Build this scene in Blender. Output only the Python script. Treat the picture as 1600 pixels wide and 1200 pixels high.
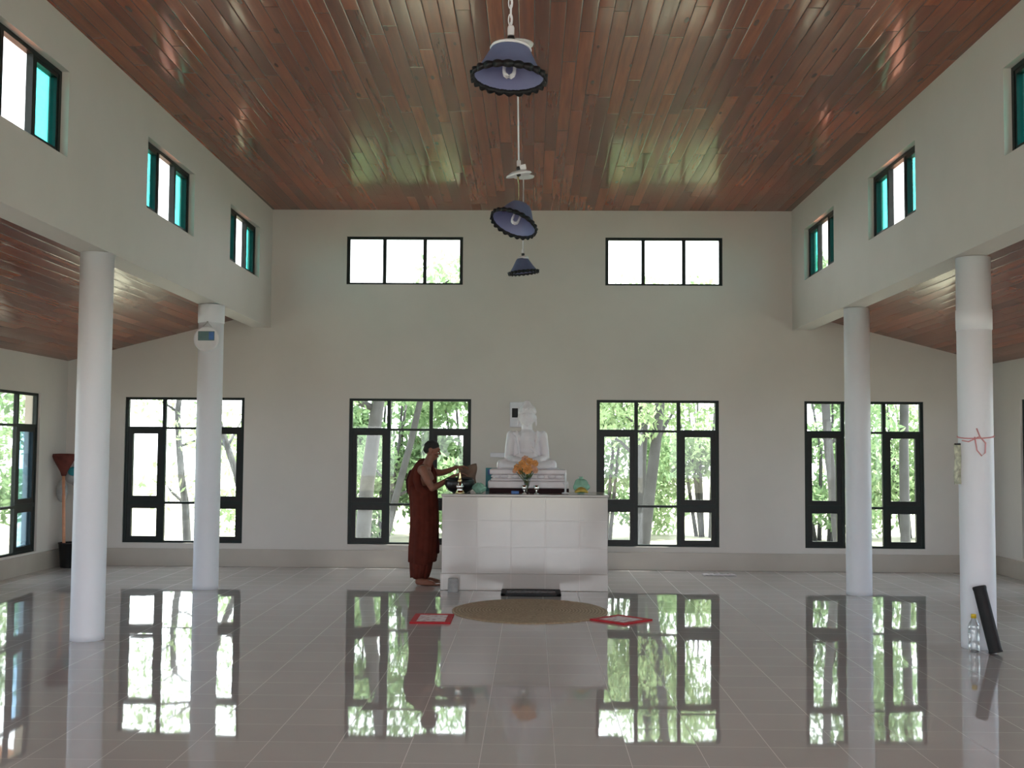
import bpy, bmesh, math, random
from mathutils import Vector, Matrix
import numpy as np
random.seed(7)
for o in list(bpy.data.objects): bpy.data.objects.remove(o)
S = bpy.context.scene
COL = S.collection
PI = math.pi

# ------------------------------------------------------------ camera
cd = bpy.data.cameras.new('camera'); cam = bpy.data.objects.new('camera', cd); COL.objects.link(cam)
S.camera = cam
cd.sensor_width = 36.0; cd.lens = 40.5; cd.clip_end = 300
PITCH, YAW, ROLL = 0.0568, 0.0176, 0.007
fw = Vector((-math.sin(YAW)*math.cos(PITCH), math.cos(YAW)*math.cos(PITCH), math.sin(PITCH)))
rt = Vector((math.cos(YAW), math.sin(YAW), 0)); up = rt.cross(fw)
rt2 = rt*math.cos(ROLL)+up*math.sin(ROLL); up2 = up*math.cos(ROLL)-rt*math.sin(ROLL)
m = Matrix((( rt2.x, up2.x, -fw.x), (rt2.y, up2.y, -fw.y), (rt2.z, up2.z, -fw.z))).to_4x4()
m.translation = Vector((0, 0, 1.6)); cam.matrix_world = m

# ------------------------------------------------------------ world, sun, exposure
W = bpy.data.worlds.new('sky'); S.world = W; W.use_nodes = True
wn = W.node_tree.nodes; wl = W.node_tree.links; wn.clear()
bg = wn.new('ShaderNodeBackground'); wo = wn.new('ShaderNodeOutputWorld')
bg.inputs[0].default_value = (0.93, 0.96, 1.0, 1); bg.inputs[1].default_value = 1.0
wl.new(bg.outputs[0], wo.inputs[0])
sd = bpy.data.lights.new('sun', 'SUN'); sun = bpy.data.objects.new('sun', sd); COL.objects.link(sun)
sd.energy = 4.0; sd.color = (1.0, 0.95, 0.86); sd.angle = math.radians(0.6)
sun.rotation_euler = Vector((0.28, 0.15, 0.945)).to_track_quat('Z', 'Y').to_euler()
S.view_settings.view_transform = 'Standard'
S.view_settings.look = 'None'
S.view_settings.gamma = 1.0
S.view_settings.use_curve_mapping = False
S.view_settings.exposure = 2.85
S.cycles.use_denoising = True
S.cycles.max_bounces = 14
S.cycles.diffuse_bounces = 8
S.cycles.glossy_bounces = 6
S.cycles.transparent_max_bounces = 24
S.cycles.caustics_reflective = False
S.cycles.caustics_refractive = False
S.cycles.sample_clamp_indirect = 6.0

def portal(c, n, w, h):
    """a sampling guide for the daylight that comes in at one opening; n points into the room"""
    L = bpy.data.lights.new('window_daylight', 'AREA'); L.shape = 'RECTANGLE'; L.size = w; L.size_y = h
    L.cycles.is_portal = True
    o = bpy.data.objects.new('window_daylight', L); COL.objects.link(o)
    o.location = c; o.rotation_euler = (-Vector(n)).to_track_quat('Z', 'Y').to_euler()

# ------------------------------------------------------------ materials
class NT:
    def __init__(s, name):
        s.m = bpy.data.materials.new(name); s.m.use_nodes = True
        s.t = s.m.node_tree; s.N = s.t.nodes; s.L = s.t.links
        s.b = s.N['Principled BSDF']; s.out = s.N['Material Output']
    def n(s, kind, **kw):
        x = s.N.new('ShaderNode'+kind)
        for k, v in kw.items(): setattr(x, k, v)
        return x
    def l(s, a, b): s.L.new(a, b)
    def math(s, op, a, b=None, c=None):
        x = s.n('Math', operation=op)
        for i, v in enumerate((a, b, c)):
            if v is None: continue
            if isinstance(v, (int, float)): x.inputs[i].default_value = v
            else: s.l(v, x.inputs[i])
        return x.outputs[0]
    def obj(s):
        return s.n('TexCoord').outputs['Object']
    def noise(s, vec, scale, detail=3, rough=.5):
        x = s.n('TexNoise'); x.inputs['Scale'].default_value = scale; x.inputs['Detail'].default_value = detail
        x.inputs['Roughness'].default_value = rough
        if vec is not None: s.l(vec, x.inputs['Vector'])
        return x.outputs[0]
    def ramp(s, fac, stops):
        x = s.n('ValToRGB'); e = x.color_ramp.elements
        while len(e) < len(stops): e.new(.5)
        for i, (p, c) in enumerate(stops): e[i].position = p; e[i].color = (*c, 1) if len(c) == 3 else c
        s.l(fac, x.inputs[0]); return x.outputs[0]
    def mix(s, fac, a, b, blend='MIX'):
        x = s.n('Mix', data_type='RGBA', blend_type=blend)
        for sock, v in ((x.inputs[0], fac), (x.inputs[6], a), (x.inputs[7], b)):
            if isinstance(v, (int, float)): sock.default_value = v
            elif isinstance(v, tuple): sock.default_value = (*v, 1)
            else: s.l(v, sock)
        return x.outputs[2]
    def bump(s, h, strength, dist, normal=None):
        x = s.n('Bump'); x.inputs['Strength'].default_value = strength; x.inputs['Distance'].default_value = dist
        s.l(h, x.inputs['Height'])
        if normal is not None: s.l(normal, x.inputs['Normal'])
        s.l(x.outputs[0], s.b.inputs['Normal']); return x.outputs[0]

def plain(name, col, rough=.5, metal=0., var=.12, scale=12, bump=0., spec=.5, coat=0.):
    t = NT(name); v = t.noise(t.obj(), scale)
    a = tuple(max(0, c*(1-var)) for c in col); b = tuple(min(1, c*(1+var)) for c in col)
    t.l(t.ramp(v, [(.3, a), (.7, b)]), t.b.inputs['Base Color'])
    t.b.inputs['Roughness'].default_value = rough; t.b.inputs['Metallic'].default_value = metal
    t.b.inputs['Specular IOR Level'].default_value = spec
    t.b.inputs['Coat Weight'].default_value = coat
    if bump: t.bump(t.noise(t.obj(), scale*4), bump, .01)
    return t.m

def glass_mat(name, tint, gloss=.08, rough=.0):
    t = NT(name); t.N.remove(t.b)
    tr = t.n('BsdfTransparent'); tr.inputs[0].default_value = (*tint, 1)
    gl = t.n('BsdfGlossy'); gl.inputs[0].default_value = (1, 1, 1, 1); gl.inputs['Roughness'].default_value = rough
    fr = t.n('Fresnel'); fr.inputs[0].default_value = 1.45
    f = t.math('MULTIPLY', fr.outputs[0], gloss*10)
    f = t.math('MINIMUM', f, .6)
    v = t.noise(t.obj(), 3); f = t.math('MULTIPLY', f, t.math('MULTIPLY_ADD', v, .1, .95))
    mx = t.n('MixShader'); t.l(f, mx.inputs[0]); t.l(tr.outputs[0], mx.inputs[1]); t.l(gl.outputs[0], mx.inputs[2])
    t.l(mx.outputs[0], t.out.inputs[0]); return t.m

def paint_mat(name, col, rough=.6, stain=.05):
    t = NT(name); v = t.noise(t.obj(), 1.3, 5, .6); w = t.noise(t.obj(), 30, 4)
    k = 1-stain
    c = t.ramp(v, [(.3, tuple(x*k for x in col)), (.65, col)])
    t.l(c, t.b.inputs['Base Color']); t.b.inputs['Roughness'].default_value = rough
    t.b.inputs['Specular IOR Level'].default_value = .3
    t.bump(w, .12, .004); return t.m

def tile_mat(name, col, grout, sx, sy, ox, oy, plane='xy', rough=.028, tilt=.0022, gw=.0035, spec=.6):
    t = NT(name); sp = t.n('SeparateXYZ'); t.l(t.obj(), sp.inputs[0])
    A = sp.outputs[0]; B = sp.outputs[1] if plane == 'xy' else sp.outputs[2]
    u = t.math('DIVIDE', t.math('SUBTRACT', A, ox), sx); v = t.math('DIVIDE', t.math('SUBTRACT', B, oy), sy)
    fu = t.math('FRACT', u); fv = t.math('FRACT', v)
    iu = t.math('FLOOR', u); iv = t.math('FLOOR', v)
    eu = t.math('MINIMUM', fu, t.math('SUBTRACT', 1, fu)); ev = t.math('MINIMUM', fv, t.math('SUBTRACT', 1, fv))
    g = t.math('LESS_THAN', t.math('MINIMUM', t.math('MULTIPLY', eu, sx), t.math('MULTIPLY', ev, sy)), gw/2)
    cb = t.n('CombineXYZ'); t.l(iu, cb.inputs[0]); t.l(iv, cb.inputs[1])
    wn_ = t.n('TexWhiteNoise'); t.l(cb.outputs[0], wn_.inputs[0])
    rv = t.n('SeparateColor'); t.l(wn_.outputs['Color'], rv.inputs[0])
    k = t.math('MULTIPLY_ADD', rv.outputs[2], .06, .97)
    soft = t.noise(t.obj(), 2.2, 4)
    base = t.ramp(soft, [(.3, tuple(c*.94 for c in col)), (.7, col)])
    cc = t.n('VectorMath', operation='SCALE'); t.l(base, cc.inputs[0]); t.l(k, cc.inputs[3])
    fin = t.mix(g, cc.outputs[0], grout); t.l(fin, t.b.inputs['Base Color'])
    t.l(t.math('MULTIPLY_ADD', g, .4, rough), t.b.inputs['Roughness'])
    t.b.inputs['Specular IOR Level'].default_value = spec
    geo = t.n('NewGeometry'); d = t.n('CombineXYZ')
    n1 = t.noise(t.obj(), 5.0, 1); n2 = t.noise(t.obj(), 6.3, 1)
    a1 = t.math('ADD', t.math('MULTIPLY', t.math('SUBTRACT', rv.outputs[0], .5), tilt*2), t.math('MULTIPLY', t.math('SUBTRACT', n1, .5), tilt*1.6))
    a2 = t.math('ADD', t.math('MULTIPLY', t.math('SUBTRACT', rv.outputs[1], .5), tilt*2), t.math('MULTIPLY', t.math('SUBTRACT', n2, .5), tilt*1.6))
    t.l(a1, d.inputs[0]); t.l(a2, d.inputs[1 if plane == 'xy' else 2])
    ad = t.n('VectorMath', operation='ADD'); t.l(geo.outputs['Normal'], ad.inputs[0]); t.l(d.outputs[0], ad.inputs[1])
    nm = t.n('VectorMath', operation='NORMALIZE'); t.l(ad.outputs[0], nm.inputs[0])
    t.l(nm.outputs[0], t.b.inputs['Normal']); return t.m

def plank_mat(name, pw=.118, gloss=.22):
    """varnished tongue-and-groove boards running along Y"""
    t = NT(name); sp = t.n('SeparateXYZ'); t.l(t.obj(), sp.inputs[0])
    u = t.math('DIVIDE', sp.outputs[0], pw); iu = t.math('FLOOR', u); fu = t.math('FRACT', u)
    w1 = t.n('TexWhiteNoise', noise_dimensions='1D'); t.l(iu, w1.inputs['W'])
    v = t.math('ADD', t.math('DIVIDE', sp.outputs[1], 2.1), t.math('MULTIPLY', w1.outputs[0], 7.3))
    iv = t.math('FLOOR', v); fv = t.math('FRACT', v)
    cb = t.n('CombineXYZ'); t.l(iu, cb.inputs[0]); t.l(iv, cb.inputs[1])
    w2 = t.n('TexWhiteNoise'); t.l(cb.outputs[0], w2.inputs[0])
    rv = t.n('SeparateColor'); t.l(w2.outputs['Color'], rv.inputs[0])
    # grain
    gm = t.n('Mapping'); gm.inputs['Scale'].default_value = (26, 1.1, 1); t.l(t.obj(), gm.inputs['Vector'])
    off = t.n('VectorMath', operation='ADD'); t.l(gm.outputs[0], off.inputs[0])
    sc = t.n('VectorMath', operation='SCALE'); t.l(w2.outputs['Color'], sc.inputs[0]); sc.inputs[3].default_value = 40
    t.l(sc.outputs[0], off.inputs[1])
    gr = t.noise(off.outputs[0], 1.0, 5, .6)
    c1 = t.ramp(rv.outputs[0], [(0, (.16, .034, .013)), (.35, (.235, .052, .019)), (.7, (.30, .070, .026)), (1, (.38, .10, .036))])
    c2 = t.mix(t.ramp(gr, [(.35, (0, 0, 0)), (.7, (1, 1, 1))]), t.mix(.45, c1, (.08, .02, .012)), c1)
    # knots
    km = t.n('Mapping'); km.inputs['Scale'].default_value = (5.5, 1.6, 1); t.l(t.obj(), km.inputs['Vector'])
    vo = t.n('TexVoronoi'); vo.inputs['Scale'].default_value = 1.0; t.l(km.outputs[0], vo.inputs['Vector'])
    kn = t.math('LESS_THAN', vo.outputs['Distance'], .10)
    c3 = t.mix(t.math('MULTIPLY', kn, .75), c2, (.035, .012, .009))
    eu = t.math('MULTIPLY', t.math('MINIMUM', fu, t.math('SUBTRACT', 1, fu)), pw)
    ev = t.math('MULTIPLY', t.math('MINIMUM', fv, t.math('SUBTRACT', 1, fv)), 2.1)
    e = t.math('MINIMUM', eu, ev)
    gap = t.math('LESS_THAN', e, .0028)
    t.l(t.mix(gap, c3, (.02, .008, .006)), t.b.inputs['Base Color'])
    t.l(t.math('MULTIPLY_ADD', rv.outputs[1], .08, gloss), t.b.inputs['Roughness'])
    t.b.inputs['Specular IOR Level'].default_value = .16; t.b.inputs['Coat Weight'].default_value = .3; t.b.inputs['Coat Roughness'].default_value = .09
    # each board leans and cups a little
    geo = t.n('NewGeometry'); d = t.n('CombineXYZ')
    ny = t.noise(off.outputs[0], .25, 2)
    a1 = t.math('ADD', t.math('MULTIPLY', t.math('SUBTRACT', rv.outputs[2], .5), .035), t.math('MULTIPLY', t.math('SUBTRACT', fu, .5), .05))
    a2 = t.math('MULTIPLY', t.math('SUBTRACT', ny, .5), .04)
    t.l(a1, d.inputs[0]); t.l(a2, d.inputs[1])
    ad = t.n('VectorMath', operation='ADD'); t.l(geo.outputs['Normal'], ad.inputs[0]); t.l(d.outputs[0], ad.inputs[1])
    nm = t.n('VectorMath', operation='NORMALIZE'); t.l(ad.outputs[0], nm.inputs[0])
    bp = t.n('Bump'); bp.inputs['Strength'].default_value = .25; bp.inputs['Distance'].default_value = .004
    t.l(t.math('MINIMUM', t.math('MULTIPLY', e, 120), 1.0), bp.inputs['Height']); t.l(nm.outputs[0], bp.inputs['Normal'])
    t.l(bp.outputs[0], t.b.inputs['Normal']); t.l(bp.outputs[0], t.b.inputs['Coat Normal'])
    return t.m

def leaf_mat(name, c1, c2):
    t = NT(name); t.N.remove(t.b)
    r = t.noise(t.obj(), 1.7, 4, .7)
    c = t.ramp(r, [(.3, c1), (.7, c2)])
    d = t.n('BsdfDiffuse'); tr = t.n('BsdfTranslucent'); mx = t.n('MixShader'); mx.inputs[0].default_value = .5
    t.l(c, d.inputs[0]); t.l(c, tr.inputs[0]); t.l(d.outputs[0], mx.inputs[1]); t.l(tr.outputs[0], mx.inputs[2])
    t.l(mx.outputs[0], t.out.inputs[0]); return t.m

M = {}
M['wall'] = paint_mat('cream_wall_paint', (.655, .625, .59))
M['column'] = paint_mat('white_column_paint', (.84, .865, .93), .45, .03)
M['base'] = plain('beige_skirting_tile', (.46, .42, .37), .25, var=.04, scale=3)
M['floor'] = tile_mat('polished_floor_tile', (.545, .52, .51), (.64, .61, .60), .389, .395, .130, 6.36)
M['altar'] = tile_mat('altar_wall_tile', (.49, .455, .43), (.56, .525, .50), .389, .30, -.23, .19, 'xz', .12, .004, .004)
M['altar_top'] = plain('altar_top_stone', (.40, .37, .35), .15, var=.08, scale=4)
M['plank'] = plank_mat('varnished_ceiling_board')
M['frame'] = plain('dark_green_window_frame', (.006, .013, .012), .4, var=.2, spec=.25)
M['sash'] = plain('dark_brown_window_sash', (.008, .010, .010), .4, var=.2, spec=.25)
M['glass'] = glass_mat('clear_green_glass', (.94, .965, .955), .045)
M['teal'] = glass_mat('teal_tinted_glass', (.29, .92, .87))
M['blue_glass'] = glass_mat('blue_tinted_glass', (.55, .72, .84))
M['roof'] = plain('red_bounce_roof_sheet', (.52, .20, .12), .5, var=.05)  # unseen roofs, red picked to bounce warm light up onto the ceiling
M['reveal'] = paint_mat('white_outer_plaster', (.80, .80, .78))
M['ground'] = plain('sunlit_ground', (.30, .29, .22), .9, var=.35, scale=.8)
M['bark'] = plain('grey_tree_bark', (.045, .046, .05), .9, var=.25, scale=5)
M['leaf'] = leaf_mat('green_leaf', (.13, .22, .12), (.30, .42, .23))
M['leaf2'] = leaf_mat('light_leaf', (.16, .25, .13), (.38, .48, .28))
M['marble'] = plain('white_marble', (.78, .76, .80), .22, var=.05, scale=3)
M['marble_grey'] = plain('greyish_marble', (.66, .62, .65), .3, var=.08, scale=6)
M['robe'] = plain('maroon_cloth', (.10, .022, .014), .9, var=.22, scale=7, bump=.3, spec=.15)
M['robe_dark'] = plain('dark_maroon_cloth', (.035, .008, .008), .95, var=.2, scale=7, bump=.3, spec=.1)
M['skin'] = plain('brown_skin', (.235, .095, .058), .5, var=.10, scale=9)
M['hair'] = plain('short_black_hair', (.016, .014, .012), .8, var=.3, scale=60, bump=.6)
M['black'] = plain('black_lacquer', (.008, .008, .009), .3, var=.3)
M['black_m'] = plain('black_matt', (.010, .010, .012), .7, var=.3)
M['white'] = plain('white_enamel', (.80, .80, .84), .3, var=.03)
M['shade'] = plain('blue_grey_shade', (.13, .16, .29), .5, var=.06)
M['shade_in'] = plain('lavender_shade_lining', (.17, .19, .37), .45, var=.05)
M['ruffle'] = plain('black_ruffle_trim', (.006, .006, .008), .6, var=.3)
M['bulb'] = plain('milky_bulb_tube', (.85, .87, .95), .25, var=.02)
M['steel'] = plain('grey_steel', (.45, .45, .46), .3, .8, var=.1)
M['silver'] = plain('polished_silver', (.82, .82, .80), .12, 1., var=.05)
M['brass'] = plain('polished_brass', (.80, .66, .36), .16, 1., var=.1)
M['tan'] = plain('brown_paper', (.20, .13, .095), .8, var=.1, scale=10)
M['maroon_box'] = plain('dark_red_lacquer', (.022, .004, .006), .6, var=.2, spec=.2)
M['red'] = plain('red_cloth_border', (.46, .012, .022), .8, var=.1)
M['gold'] = plain('gold_paint', (.6, .45, .12), .4, .6)
M['yellow'] = plain('yellow_plastic', (.75, .52, .03), .4)
M['banana'] = plain('ripe_banana_skin', (.46, .34, .06), .5, var=.25, scale=20)
M['petal'] = plain('orange_petal', (.66, .30, .09), .6, var=.25, scale=30)
M['petal2'] = plain('salmon_petal', (.66, .36, .24), .6, var=.2, scale=30)
M['stem'] = plain('green_stem', (.10, .15, .05), .6, var=.3, scale=20)
M['blue'] = plain('blue_print', (.06, .16, .42), .5, var=.2)
M['teal_card'] = plain('teal_card', (.03, .25, .30), .5, var=.25)
M['pink'] = plain('pink_string', (.72, .34, .36), .7)
M['orange'] = plain('orange_plastic', (.72, .36, .22), .45)
M['rust'] = plain('rust_red_cloth', (.12, .028, .020), .9, var=.3)
M['grey_bag'] = plain('grey_plastic_bag', (.34, .34, .34), .6, var=.2)
M['clear'] = glass_mat('clear_plastic', (.88, .90, .90), .2, .05)
M['clock_face'] = plain('grey_green_display', (.12, .21, .22), .25, var=.08)
M['paper'] = plain('pale_printed_paper', (.50, .52, .40), .7, var=.5, scale=22)
M['porcelain'] = plain('white_wall_box', (.72, .72, .78), .4, var=.04)

def film_mat(name, col, clear=.45):
    t = NT(name); t.N.remove(t.b); v = t.noise(t.obj(), 25, 3)
    tr = t.n('BsdfTransparent'); tr.inputs[0].default_value = (*[min(1, c*1.4) for c in col], 1)
    d = t.n('BsdfPrincipled'); t.l(t.ramp(v, [(.3, tuple(c*.85 for c in col)), (.7, col)]), d.inputs['Base Color']); d.inputs['Roughness'].default_value = .25
    mx = t.n('MixShader'); mx.inputs[0].default_value = 1-clear; t.l(tr.outputs[0], mx.inputs[1]); t.l(d.outputs[0], mx.inputs[2])
    t.l(mx.outputs[0], t.out.inputs[0]); return t.m
M['clear_green'] = film_mat('mint_plastic_film', (.42, .66, .56))
def mat_straw():
    t = NT('woven_straw'); sp = t.n('SeparateXYZ'); t.l(t.obj(), sp.inputs[0])
    r = t.math('SQRT', t.math('ADD', t.math('POWER', sp.outputs[0], 2), t.math('POWER', sp.outputs[1], 2)))
    ring = t.math('SINE', t.math('MULTIPLY', r, 190)); n_ = t.noise(t.obj(), 45, 3)
    f = t.math('ADD', t.math('MULTIPLY', ring, .22), n_)
    t.l(t.ramp(f, [(.25, (.26, .185, .115)), (.8, (.50, .38, .25))]), t.b.inputs['Base Color'])
    t.b.inputs['Roughness'].default_value = .85; t.bump(f, .6, .01); return t.m
M['straw'] = mat_straw()
def mat_print(name, a, b, sc=16):
    t = NT(name); v = t.n('TexVoronoi'); v.inputs['Scale'].default_value = sc; t.l(t.obj(), v.inputs['Vector'])
    t.l(t.ramp(v.outputs['Distance'], [(.2, b), (.45, a)]), t.b.inputs['Base Color']); t.b.inputs['Roughness'].default_value = .85
    return t.m
M['mat_print'] = mat_print('white_pink_print', (.78, .70, .71), (.50, .28, .32))
M['tray_in'] = mat_print('grey_tray_lining', (.22, .22, .24), (.06, .06, .07), 22)

# ------------------------------------------------------------ mesh helpers
def link(name, bm, mat, parent=None, smooth=False, kind=None, loc=None):
    me = bpy.data.meshes.new(name)
    if isinstance(bm, bmesh.types.BMesh):
        bmesh.ops.recalc_face_normals(bm, faces=bm.faces[:]); bm.to_mesh(me); bm.free()
    else:
        me.from_pydata(*bm)
    for x in (mat if isinstance(mat, (list, tuple)) else [mat]): me.materials.append(M[x] if isinstance(x, str) else x)
    if smooth:
        for p in me.polygons: p.use_smooth = True
    o = bpy.data.objects.new(name, me); COL.objects.link(o)
    if parent: o.parent = parent
    if kind: o['kind'] = kind
    if loc: o.location = loc
    return o
def empty(name, loc=(0, 0, 0)):
    o = bpy.data.objects.new(name, None); COL.objects.link(o); o.location = loc; o.empty_display_size = .1
    return o
def tag(o, label, cat, group=None, kind=None):
    o['label'] = label; o['category'] = cat
    if group: o['group'] = group
    if kind: o['kind'] = kind
    return o
def BM(): return bmesh.new()
def box(bm, x0, x1, y0, y1, z0, z1, bev=0, M4=None):
    r = bmesh.ops.create_cube(bm, size=1)
    vs = r['verts']
    for v in vs:
        v.co = Vector(((x0+x1)/2+v.co.x*(x1-x0), (y0+y1)/2+v.co.y*(y1-y0), (z0+z1)/2+v.co.z*(z1-z0)))
    if bev:
        es = list({e for v in vs for e in v.link_edges})
        q = bmesh.ops.bevel(bm, geom=es, offset=bev, segments=2, affect='EDGES', profile=.5)
        vs = list(set(q['verts']) | {v for v in vs if v.is_valid})
    if M4 is not None:
        for v in vs: v.co = M4 @ v.co
    return vs
def lathe(bm, prof, c=(0, 0, 0), seg=24, M4=None, cap=True):
    rings = []
    for r, z in prof:
        if r < 1e-5: rings.append([bm.verts.new((c[0], c[1], c[2]+z))])
        else: rings.append([bm.verts.new((c[0]+r*math.cos(2*PI*k/seg), c[1]+r*math.sin(2*PI*k/seg), c[2]+z)) for k in range(seg)])
    for a, b in zip(rings, rings[1:]):
        for k in range(seg):
            k2 = (k+1) % seg
            q = [a[k % len(a)], a[k2 % len(a)], b[k2 % len(b)], b[k % len(b)]]
            u = []
            for x in q:
                if x not in u: u.append(x)
            if len(u) > 2: bm.faces.new(u)
    if cap:
        for rr in (rings[0], rings[-1]):
            if len(rr) > 2: bm.faces.new(rr)
    vs = [v for r in rings for v in r]
    if M4 is not None:
        for v in vs: v.co = M4 @ v.co
    return vs
def tube(bm, pts, rad, seg=10, cap=True):
    pts = [Vector(p) for p in pts]; n = len(pts)
    if not isinstance(rad, (list, tuple)): rad = [rad]*n
    ref = Vector((0, 0, 1)); rings = []
    for i, p in enumerate(pts):
        d = (pts[min(i+1, n-1)]-pts[max(i-1, 0)]).normalized()
        if i == 0:
            ref = Vector((1, 0, 0)) if abs(d.z) > .8 else Vector((0, 0, 1))
        a = d.cross(ref).normalized(); b = d.cross(a).normalized()
        rings.append([bm.verts.new(p+(a*math.cos(2*PI*k/seg)+b*math.sin(2*PI*k/seg))*rad[i]) for k in range(seg)])
    for r0, r1 in zip(rings, rings[1:]):
        for k in range(seg): bm.faces.new((r0[k], r0[(k+1) % seg], r1[(k+1) % seg], r1[k]))
    if cap: bm.faces.new(rings[0]); bm.faces.new(rings[-1])
def ell(bm, c, r, rot=None, seg=20, rings=14):
    q = bmesh.ops.create_uvsphere(bm, u_segments=seg, v_segments=rings, radius=1)
    R = (Matrix.Rotation(rot[1], 3, rot[0]) if rot else Matrix.Identity(3))
    for v in q['verts']:
        v.co = Vector(c)+R @ Vector((v.co.x*r[0], v.co.y*r[1], v.co.z*r[2]))
    return q['verts']
def caps(bm, a, b, ra, rb, seg=14):
    """tapered capsule from a to b"""
    a = Vector(a); b = Vector(b); d = b-a; L = d.length
    prof = []
    for i in range(6): t = -PI/2+PI/2*i/5; prof.append((ra*math.cos(t), ra*math.sin(t)))
    for i in range(6): t = PI/2*i/5; prof.append((rb*math.cos(t), L+rb*math.sin(t)))
    prof[0] = (0, -ra); prof[-1] = (0, L+rb)
    Mx = Matrix.Translation(a) @ d.to_track_quat('Z', 'Y').to_matrix().to_4x4()
    lathe(bm, prof, seg=seg, M4=Mx, cap=False)
def chain(bm, pts):
    for (a, ra), (b, rb) in zip(pts, pts[1:]): caps(bm, a, b, ra, rb)
def fuse(name, bm, mat, voxel, smooth=4, parent=None, loc=None, deform=None):
    """melt overlapping closed lumps into one continuous skin"""
    bmesh.ops.recalc_face_normals(bm, faces=bm.faces[:])
    me = bpy.data.meshes.new('tmp'); bm.to_mesh(me); bm.free()
    t = bpy.data.objects.new('tmp', me); COL.objects.link(t)
    r = t.modifiers.new('r', 'REMESH'); r.mode = 'VOXEL'; r.voxel_size = voxel
    s = t.modifiers.new('s', 'SMOOTH'); s.iterations = smooth; s.factor = .5
    bpy.context.view_layer.update()
    dg = bpy.context.evaluated_depsgraph_get()
    nm = bpy.data.meshes.new_from_object(t.evaluated_get(dg)); nm.name = name
    bpy.data.objects.remove(t); bpy.data.meshes.remove(me)
    nm.materials.clear(); nm.materials.append(M[mat])
    for p in nm.polygons: p.use_smooth = True
    if deform:
        for v in nm.vertices: v.co = deform(v.co)
    o = bpy.data.objects.new(name, nm); COL.objects.link(o)
    if parent: o.parent = parent
    if loc: o.location = loc
    return o

def grid_wall(bm, axis, p0, p1, a0, a1, z0, z1, holes):
    """wall slab between planes p0,p1 across `axis` ('y': runs along x, 'x': runs along y) with rectangular holes (a,b,z,z')"""
    As = sorted({a0, a1, *[h[0] for h in holes], *[h[1] for h in holes]}); Zs = sorted({z0, z1, *[h[2] for h in holes], *[h[3] for h in holes]})
    nA, nZ = len(As)-1, len(Zs)-1
    def solid(i, j):
        if i < 0 or j < 0 or i >= nA or j >= nZ: return False
        a = (As[i]+As[i+1])/2; z = (Zs[j]+Zs[j+1])/2
        return not any(h[0] < a < h[1] and h[2] < z < h[3] for h in holes)
    cache = {}
    def V(i, j, s):
        k = (i, j, s)
        if k not in cache:
            p = (p0, p1)[s]; cache[k] = bm.verts.new((As[i], p, Zs[j]) if axis == 'y' else (p, As[i], Zs[j]))
        return cache[k]
    for i in range(nA):
        for j in range(nZ):
            if not solid(i, j): continue
            for s in (0, 1): bm.faces.new((V(i, j, s), V(i+1, j, s), V(i+1, j+1, s), V(i, j+1, s)))
            for di, dj, e in ((-1, 0, ((i, j), (i, j+1))), (1, 0, ((i+1, j), (i+1, j+1))), (0, -1, ((i, j), (i+1, j))), (0, 1, ((i, j+1), (i+1, j+1)))):
                if not solid(i+di, j+dj):
                    bm.faces.new((V(*e[0], 0), V(*e[1], 0), V(*e[1], 1), V(*e[0], 1)))
def prism(bm, pts, axis, p0, p1):
    f = (lambda a, z, p: (a, p, z)) if axis == 'y' else (lambda a, z, p: (p, a, z))
    A = [bm.verts.new(f(a, z, p0)) for a, z in pts]; B = [bm.verts.new(f(a, z, p1)) for a, z in pts]
    bm.faces.new(A); bm.faces.new(B)
    for k in range(len(pts)):
        k2 = (k+1) % len(pts); bm.faces.new((A[k], A[k2], B[k2], B[k]))

# ------------------------------------------------------------ the building
D = 15.57; REAR = -4.0
XL, XR = -3.57, 3.51        # inner faces of the raised nave walls
AL, AR = -6.33, 6.19        # inner faces of the aisle walls
ZC = 4.86; ZU = 3.234; TH = .25
slope = .2556
def zaisle(x): return 3.41-slope*(abs(x)-3.8)

bm = BM(); box(bm, AL-.3, AR+.3, REAR-.3, D+.3, -.25, 0); link('floor', bm, 'floor', kind='structure')
bm = BM(); box(bm, XL-.3, XR+.3, REAR, D+.1, ZC, ZC+.06); link('ceiling', bm, 'plank', kind='structure')
for nm_, x0, x1 in (('ceiling_left', AL-.02, XL-TH+.002), ('ceiling_right', XR+TH-.002, AR+.02)):
    bm = BM(); prism(bm, [(x0, zaisle(x0)), (x1, zaisle(x1)), (x1, zaisle(x1)+.05), (x0, zaisle(x0)+.05)], 'y', REAR, D+.05)
    link(nm_, bm, 'plank', kind='structure')

LOW = [(-5.535, -3.905), (-2.48, -.825), (.872, 2.52), (3.665, 5.262)]
ZL0, ZL1 = .31, 2.278
UPP = [(-2.545, -.955), (.985, 2.575)]; ZP0, ZP1 = 3.835, 4.495
bm = BM()
grid_wall(bm, 'y', D, D+.22, AL-.2, AR+.2, 0, 2.6, [(a, b, ZL0, ZL1) for a, b in LOW])
for s, xo, xi in ((-1, AL-.2, XL-.1), (1, AR+.2, XR+.1)):
    prism(bm, [(xo, 2.6), (xi, 2.6), (xi, zaisle(xi)+.05), (xo, zaisle(xo)+.05)], 'y', D, D+.22)
grid_wall(bm, 'y', D, D+.22, XL-.1, XR+.1, 2.6, ZC+.06, [(a, b, ZP0, ZP1) for a, b in UPP])
link('wall_back', bm, 'wall', kind='structure')
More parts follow.
